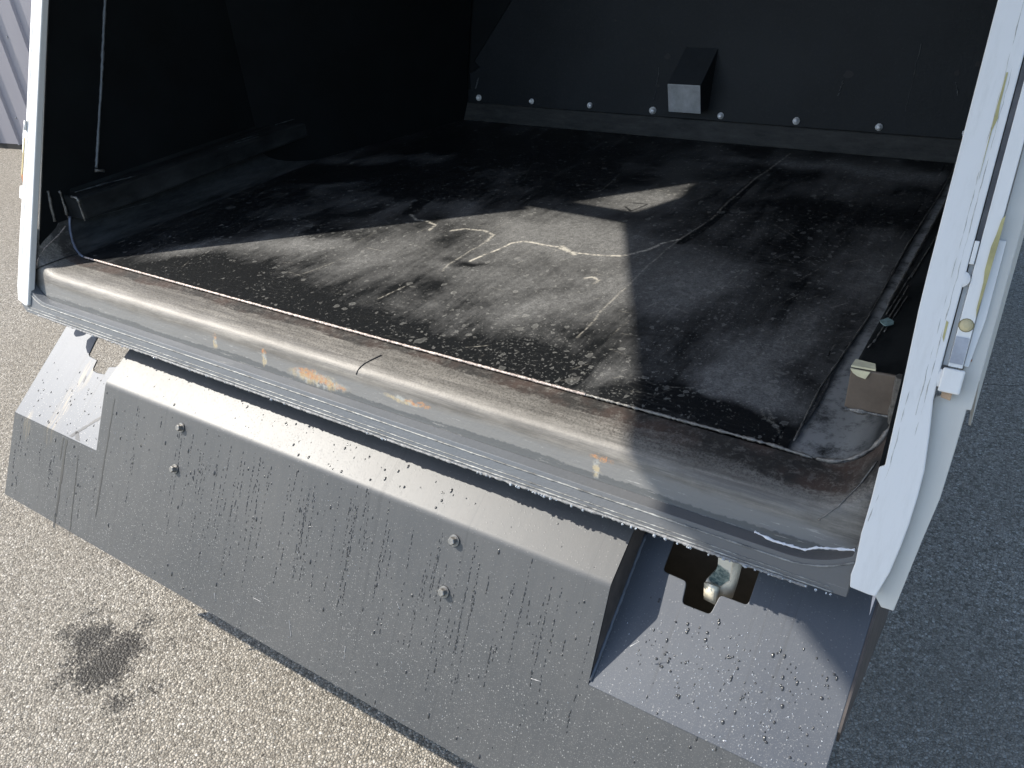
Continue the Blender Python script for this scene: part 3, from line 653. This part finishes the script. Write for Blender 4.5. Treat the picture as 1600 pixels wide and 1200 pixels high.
# body corner post behind the strip
b = MB(); b.slab([fp(2.1925, TT, -.005), fp(2.1925, .22, -.005)]+[ (2.1925, .2, .0), (2.1925, .9, 1.0)], (-.004, 0, 0)); b.build('corner_skin', IV, FR)
# bent guard plate outboard
pa = [at(px, py, (0, 1, 0), .42) for px, py in ((1596, 350), (1588, 378), (1583, 400), (1566, 440), (1536, 500), (1548, 452), (1578, 394))]
b = MB(); b.slab(pa, (0, .004, 0)); b.build('guard_plate', m_plain('guard_beige', (.40, .36, .30), .5), T, bevel=.001)

b = MB(); fpoly(b, [(-.060, TT), (-.060, -.104), (-.071, -.1075), (-.112, -.098), (-.119, -.06), (-.119, .1), (-.112, .3), (-.112, TT)], -.004, .018)
FL = b.build('door_frame', CL, T, bevel=.003); FL['label'] = 'left white door frame post in full sun'
b = MB(); fpoly(b, [(-.098, TT), (-.098, .0), (-.102, .0), (-.102, TT)], .014, .0009); b.build('ridge', CL, FL, bevel=.0008); b = MB(); fpoly(b, [(-.0775, TT), (-.0775, -.05), (-.080, -.05), (-.080, TT)], .014, .0008); b.build('ridge', CL, FL, bevel=.0008)
b = MB(); fpoly(b, [(-.110, .385), (-.122, .385), (-.128, .35), (-.126, .30), (-.112, .30)], .001, .012); b.build('hinge_lug', CL, FL, bevel=.002); b = MB(); fpoly(b, [(-.113, .215), (-.131, .212), (-.131, .18), (-.113, .176)], .001, .012); b.build('hinge_lug', CL, FL, bevel=.002)
b = MB(); b.tube([fp(-.107, t, .017) for t in (.36, .37, .385)], .004, 8); b.build('hinge_pin', CL, FL, smooth=True)
b = MB(); fpoly(b, [(-.113, .34), (-.118, .34), (-.1235, .24), (-.119, .24)], .0125, .0015); b.build('sealant', m_plain('ochre_sealant', (.42, .35, .18), .6), FL)
b = MB(); fpoly(b, [(-.112, .243), (-.126, .245), (-.122, .236), (-.112, .222)], .012, .002); b.build('rust_mark', MT['rust'], FL)
b = MB(); b.lathe((-.10, -.095, -.150), (0, 0, 1), ((-.012, .004), (-.004, .011), (.012, .013), (.03, .013)), 12); b.build('drain_plug', CL, T)

# raised tailgate above the opening (throws the big shadow)
gp = [(.186, 1.437), (-.725, 1.83), (-.965, 1.87), (-1.007, 1.922), (-1.053, 1.945), (-1.10, 1.975), (-1.30, 2.04), (-1.28, 2.10), (-1.08, 2.04), (-.93, 1.95), (-.70, 1.90), (.20, 1.50)]
b = MB(); b.slab([(-.20, y_, z_) for y_, z_ in gp], (2.44, 0, 0)); TG = b.build('tailgate', MT['white'], T); TG['label'] = 'raised white tailgate above the hopper opening'

# chassis and wheels
for x in (.55, 1.49):
    b = MB(); b.box(x-.04, x+.04, .35, 5.2, -.30, -.102); b.box(x-.03, x+.03, 2.95, 3.05, -.498, -.30); b.build('chassis_rail', MT['tyre'], T, weld=True)
b = MB(); b.box(.3, 1.74, 2.94, 3.06, -.62, -.50); b.build('axle', MT['tyre'], T)
for x in (.08, 1.96):
    b = MB(); b.lathe((x-.12, 3.0, G+.42), (1, 0, 0), ((0, .26), (.01, .39), (.03, .42), (.21, .42), (.23, .39), (.24, .26)), 32); wh = b.build('tyre', MT['tyre'], T, smooth=False)
    b = MB(); b.lathe((x-.125, 3.0, G+.42), (1, 0, 0), ((0, .10), (.02, .24), (.23, .24), (.25, .10)), 24); b.build('rim', MT['white'], wh)
b = MB(); b.box(.2, 1.84, .05, .25, -.16, -.102); b.build('rear_crossbeam', MT['brown'], T)

# ------------------------------------------------------------------ bumper
F1 = (-.2, -.216); F2 = (-.288, -.375); ZB = -.588
fy = lambda z: -.2+.553*(z+.216)
py_ = lambda y: -.197+.748*(y+.05)         # plate z at y
XA0, XA1, XB0, XB1 = -.10, 2.135, .30, 1.750
BU = bpy.data.objects.new('bumper', None); COL.objects.link(BU)
FN = np.array([0, -.875, .484]); th = .004
TL = .0075; F1m = (F1[0]-.484*TL, F1[1]-.875*TL); F1t = (F1[0]+.861*TL, F1[1]+.508*TL)
main = [(XA0, F2), (XA0+.0, (fy(ZB), ZB)), (XA1, (fy(ZB), ZB)), (XA1, F2), (XB1, F2), (XB1, F1m), (XB0, F1m), (XB0, F2)]
COL.objects.unlink(BU); bpy.data.objects.remove(BU)
b = MB(); b.slab([(x, p[0], p[1]) for x, p in main], tuple(-FN*th))
BU = b.build('bumper', MT['bumper'], T); BU['label'] = 'dark grey folded sheet bumper speckled with water drops'
T2 = (-.097, -.1555)
T2e = (-.03, -.155+.059)
b = MB(); b.slab([(XB0, *F1t), (XB1, *F1t), (XB1, -.055, F1[1]+.59*.145), (XB0, -.055, F1[1]+.59*.145)], (0, .002, -.0035)); b.build('top_face', MT['bumper'], BU)
b = MB(); rr_ = TL/math.tan(R_(15.25)); cc = (F1m[0]+.875*rr_, F1m[1]-.484*rr_); v = []
for i in range(9):
    t = i/8; nn = np.array([-.875*(1-t)-.508*t, .484*(1-t)+.861*t]); nn /= np.linalg.norm(nn)
    for x in (XB0, XB1): v.append((x, cc[0]+nn[0]*rr_, cc[1]+nn[1]*rr_))
b.poly(v, [(2*i, 2*i+1, 2*i+3, 2*i+2) for i in range(8)]); b.build('fold_edge', MT['bumper'], BU, smooth=True)
for x, dx in ((XB0, .003), (XB1, -.003)):
    b = MB(); b.slab([(x, F1m[0]+.002, F1m[1]), (x, F2[0]+.002, F2[1]), (x, 0, py_(0)), (x, -.055, F1[1]+.083), (x, F1t[0], F1t[1]-.001)], (dx, 0, 0)); b.build('side_gusset', MT['brown'] if x > 1 else MT['bumper'], BU)
seam('gusset_weld', [(XB1+.001, T2[0]+.03, py_(T2[0]+.03)), (XB1+.001, F2[0]+.006, F2[1]+.006)], .0035, m_plain('gusset_weld_grey', (.09, .10, .12), .5, .3), BU, .2)
# end plates with latch cut-outs (traced on their own plane)
pn_ = (0, -.748, 1.); pd = -.197+.748*.05
def pl(px, py): return tuple(at(px, py, pn_, pd))
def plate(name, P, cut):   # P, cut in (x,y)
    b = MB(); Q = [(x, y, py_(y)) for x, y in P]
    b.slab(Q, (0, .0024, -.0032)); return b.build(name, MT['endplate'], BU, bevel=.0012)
def rnd(P, r=.006):
    out = []
    for i, p in enumerate(P):
        if i in (0, len(P)-1): out.append(p); continue
        a = np.array(P[i-1]); c = np.array(P[i+1]); q = np.array(p); u = (a-q)/np.linalg.norm(a-q); v = (c-q)/np.linalg.norm(c-q)
        rr = min(r, .45*np.linalg.norm(a-q), .45*np.linalg.norm(c-q)); s, e = q+u*rr, q+v*rr
        for t in (0, .33, .66, 1): out.append(tuple((1-t)**2*s+2*t*(1-t)*q+t*t*e))
    return out
cutR = rnd([(1.803, .0), (1.803, -.107), (1.848, -.109), (1.853, -.139), (1.903, -.139), (1.908, -.110), (1.955, -.110), (1.955, .0)])
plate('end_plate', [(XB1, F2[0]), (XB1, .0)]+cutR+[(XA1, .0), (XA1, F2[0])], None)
cutL = [(.030, .0)]+[pl(*q)[:2] for q in ((157.2, 516.7), (138.8, 553.5), (140.2, 556.9), (151.6, 562.5), (145.9, 574.7), (145.9, 579), (151.6, 582.4), (162.9, 584.6), (170, 573.3), (179.9, 573.3), (187, 569))]+[(.262, -.06), (.262, .0)]
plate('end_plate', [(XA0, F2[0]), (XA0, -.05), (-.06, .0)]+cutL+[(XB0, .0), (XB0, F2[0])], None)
b = MB(); b.slab([(XA1, 0, py_(0)), (XA1, F2[0]+.075, F2[1]+.056), (XA1, -.21, -.345), (XA1, .10, -.44), (XA1, .2, -.485), (XA1, .27, -.30), (XA1, .27, -.12)], (.004, 0, 0)); b.build('side_return', MT['brown'], BU)
b = MB(); b.slab([(2.128, -.075, -.1), (2.139, -.072, -.1), (2.132, -.085, -.195)], (0, .012, 0)); b.build('bent_shard', m_plain('bright_shard', (.6, .6, .66), .3, .4), BU)
# bolts
b = MB(); b.lathe((0, 0, 0), tuple(FN), ((0, .0115), (.002, .0115), (.0022, .009), (.0032, .009)), 18); BS = m_plain('dull_bolt', (.22, .215, .205), .4, .7, .4, 90); proto = b.build('bolt', BS, BU)
b = MB(); b.lathe(tuple(FN*.0032), tuple(FN), ((0, .0078), (.008, .0078), (.009, .0066)), 6); ph = b.build('bolt_head', BS, proto)
first = True
proto.parent = BU
for x in (.617, 1.430):
    for z in (-.2445, -.334):
        if first: o = proto; first = False
        else:
            o = proto.copy(); COL.objects.link(o); h = ph.copy(); COL.objects.link(h); h.parent = o
        o.location = (x, fy(z)-.001, z)
# water drops: chains running down the faces, plus scattered beads
def dome(b, c, nrm, dn, rx, ry, h):
    """oval drop on a surface: c centre, nrm normal, dn downhill direction"""
    c = np.array(c); s = np.cross(nrm, dn); k = 7; base = len(b.v)
    for rr, hh in ((1, 0), (.72, .75)):
        for j in range(k):
            a = 2*math.pi*j/k; b.v.append(tuple(c+s*(rx*rr*math.cos(a))+dn*(ry*rr*math.sin(a))+nrm*(h*hh)))
    b.v.append(tuple(c+nrm*h))
    for j in range(k):
        q = (j+1) % k; b.f.append((base+j, base+q, base+k+q, base+k+j)); b.f.append((base+k+j, base+k+q, base+2*k))
def on(P0, n_, d_, x, s): return np.array([x, 0, 0])+np.array([0, P0[0], P0[1]])+d_*s+n_*.0003
dF = np.array([0, -.484, -.875]); nF = np.array([0, -.875, .484])
dP = np.array([0, -.8007, -.5989]); nP = np.array([0, -.5989, .8007])
nT = np.array([0, -.508, .861]); dT = np.array([0, -.861, -.508])
b = MB(); rnd_ = random.Random(11)
def chain(x, s0, L, f0=F1, dd=dF, nn=nF, dens=.0085, sz=1.):
    s = s0; xx = x
    while s < s0+L:
        if rnd_.random() < .8:
            r = rnd_.uniform(.0006, .0013)*sz; dome(b, on(f0, nn, dd, xx+rnd_.uniform(-.0008, .0008), s), nn, dd, r, r*rnd_.uniform(1.6, 4.2), r*.5)
        s += dens*rnd_.uniform(.5, 1.7); xx += rnd_.uniform(-.0011, .0011)
for i in range(66):
    x = rnd_.choice((rnd_.uniform(.32, 1.74), rnd_.gauss(1.0, .16), rnd_.gauss(1.35, .2)))
    if .305 < x < 1.745: chain(x, rnd_.uniform(.0, .09), rnd_.uniform(.08, .26))
for i in range(55):
    x = rnd_.uniform(.32, 1.74); chain(x, rnd_.uniform(.02, .26), rnd_.uniform(.015, .06), sz=1.2)
for i in range(18):
    x = rnd_.uniform(-.08, .32); chain(x, rnd_.uniform(.19, .35), rnd_.uniform(.02, .08))
for i in range(260):
    x = rnd_.uniform(-.08, 2.1); s = rnd_.uniform(.01, .43)
    if s < .185 and not (.31 < x < 1.74): continue
    r = rnd_.choice((.0009, .0012, .0016, .0024)); dome(b, on(F1, nF, dF, x, s), nF, dF, r, r*rnd_.uniform(1, 3), r*.5)
for i in range(75):   # on the bright top face
    x = rnd_.choice((rnd_.uniform(.33, 1.72), rnd_.gauss(1.1, .2))); s = rnd_.uniform(.04, .112)
    if not .31 < x < 1.73: continue
    r = rnd_.choice((.001, .0015, .0028)); dome(b, on(T2, nT, dT, x, s), nT, dT, r, r*rnd_.uniform(1, 2.), r*.5)
pt = (0., py_(0.))
for i in range(190):  # right plate, denser
    x = rnd_.uniform(1.80, 2.12); s = rnd_.gauss(.25, .07)
    if not .17 < s < .355: continue
    r = rnd_.choice((.001, .0014, .002, .003))
    for q in range(rnd_.choice((1, 1, 1, 2))):
        dome(b, on(pt, nP, dP, x+rnd_.uniform(-.004, .004), s+q*r*1.4), nP, dP, r*rnd_.uniform(.5, 1), r*rnd_.uniform(.6, 1.6), r*.4)
for i in range(60):
    x = rnd_.uniform(-.07, .28); s = rnd_.uniform(.18, .35); r = rnd_.choice((.001, .0015, .0022)); dome(b, on(pt, nP, dP, x, s), nP, dP, r, r*1.6, r*.4)
wd = b.build('water_drops', MT['water'], BU, smooth=True); wd['kind'] = 'stuff'
b = MB()
for i in range(620):  # light beads and grit catching the sun
    if rnd_.random() < .55: x = rnd_.gauss(1.99, .09); s = rnd_.gauss(.27, .06); n_, d_, p0 = nP, dP, pt; ok = .17 < s < .355 and 1.77 < x < 2.13
    else: x = rnd_.uniform(-.08, 2.1); s = rnd_.uniform(.05, .43); n_, d_, p0 = nF, dF, F1; ok = s > .185 or .31 < x < 1.74
    if not ok: continue
    r = rnd_.uniform(.0005, .0012); dome(b, on(p0, n_, d_, x, s), n_, d_, r, r*1.2, r*.7)
wb = b.build('spray_beads', MT['bead'], BU, smooth=True); wb['kind'] = 'stuff'
# wet runs
def ribbon(b, pts, nn, ws):
    base = len(b.v)
    for (x, q), wd_ in zip(pts, ws):
        b.v += [tuple(q+np.array([x-wd_/2, 0, 0])), tuple(q+np.array([x+wd_/2, 0, 0]))]
    for i in range(len(pts)-1): b.f.append((base+2*i, base+2*i+1, base+2*i+3, base+2*i+2))
b = MB()
def run(x0, s0, x1, s1, wd_, p0, d_, n_):
    N = 26; P = []; W = []
    for i in range(N+1):
        t = i/N; P.append((x0+(x1-x0)*t+rnd_.uniform(-.0012, .0012), on(p0, n_, d_, 0, s0+(s1-s0)*t)+n_*.0002)); W.append(wd_*rnd_.uniform(.6, 1.25))
    b = MB(); ribbon(b, P, n_, W); b.build('wet_run', MT['wet'], BU)
run(.165, .190, .160, .44, .009, F1, dF, nF); run(.150, .187, .146, .25, .005, F1, dF, nF); run(.345, .03, .335, .35, .0045, F1, dF, nF); run(.225, .215, .235, .44, .003, F1, dF, nF)
run(.262, .262, .175, .355, .012, pt, dP, nP); run(.10, .19, .105, .21, .006, pt, dP, nP); run(.19, .335, .21, .356, .02, pt, dP, nP)

for px, py, dx, dy in ((335, 925, 2, 14), (452, 968, 3, 26), (396, 934, 12, 6), (1080, 560, 0, 0), (540, 1010, -2, 20), (985, 1010, 14, -8), (620, 940, 5, 12), (830, 1060, 16, 5)):
    if not dx and not dy: continue
    a = at(px, py, FN, FN@np.array([0, F1[0], F1[1]]))+FN*.0006; c = at(px+dx, py+dy, FN, FN@np.array([0, F1[0], F1[1]]))+FN*.0006
    seam('scratch', [tuple(a), tuple(c)], .0005, m_plain('fine_scratch', (.40, .40, .40), .5), BU, .7, 3)

# --- latch hook seen through the right cut-out
b = MB(); b.box(1.70, 2.06, .03, .05, -.55, -.165); b.box(1.70, 2.06, -.16, .03, -.56, -.55); b.box(1.70, 1.715, -.16, .03, -.549, -.30); b.build('cutout_dark_box', m_plain('cutout_shade_black', (.012, .010, .009), .7), T, weld=True)  # near-black box added behind the cut-out so the hole looks dark
b = MB(); b.box(1.716, 2.059, .012, .028, -.549, -.262); b.build('dim_floor_panel', m_plain('dim_lit_brown', (.06, .05, .036), .7), T)  # brown panel, its colour stands for the dimly lit recess floor
def hp(px, py, y=-.09): return tuple(at(px, py, (0, 1, 0), y))
b = MB(); b.slab([hp(*q) for q in ((1121, 845), (1147, 850), (1147.5, 870), (1146, 892), (1141, 908), (1134, 914), (1122, 918), (1101, 910), (1108, 902), (1117, 893), (1121, 884), (1122, 868))], (0, .010, 0)); HK = b.build('latch_hook', MT['grime'], T, bevel=.0015)
b = MB(); A1 = [hp(*q, -.092) for q in ((1147, 848), (1146.5, 880), (1141, 909), (1122, 921), (1121, 936))]; A2 = [hp(*q, -.075) for q in ((1163, 852), (1160, 880), (1153, 910), (1145, 934), (1136, 940))]
b.poly(A1+A2, [(i, i+1, i+6, i+5) for i in range(4)])
o = b.build('hook_side', m_plain('hook_side_cream', (.58, .54, .45), .45, .1, .25, 40), HK, smooth=True); md = o.modifiers.new('s', 'SOLIDIFY'); md.thickness = .003
b = MB(); v = []
for i in range(8):
    t = i/7; y = -.092-.013*math.sin(math.pi*(.15+.7*t))
    v += [hp(1100+24*t, 910.5+8.5*t, y), hp(1099+21.5*t, 936+11*t, y-.001)]
b.poly(v, [(2*i, 2*i+1, 2*i+3, 2*i+2) for i in range(7)])
o = b.build('hook_tip', m_plain('worn_hook_tip', (.66, .61, .48), .35, .15, .25, 60), HK, smooth=True); md = o.modifiers.new('s', 'SOLIDIFY'); md.thickness = .004
b = MB(); b.slab([hp(*q, -.05) for q in ((1162, 858), (1191, 868), (1188, 881), (1161, 872))], (0, .006, 0)); b.build('latch_bracket', m_plain('bracket_grey', (.36, .38, .38), .4), T)
b = MB(); b.lathe((1.868, -.02, -.195), (0, -1, 0), ((0, .008), (.006, .008), (.009, .004)), 12); b.build('latch_screw', MT['steel'], T, smooth=True)
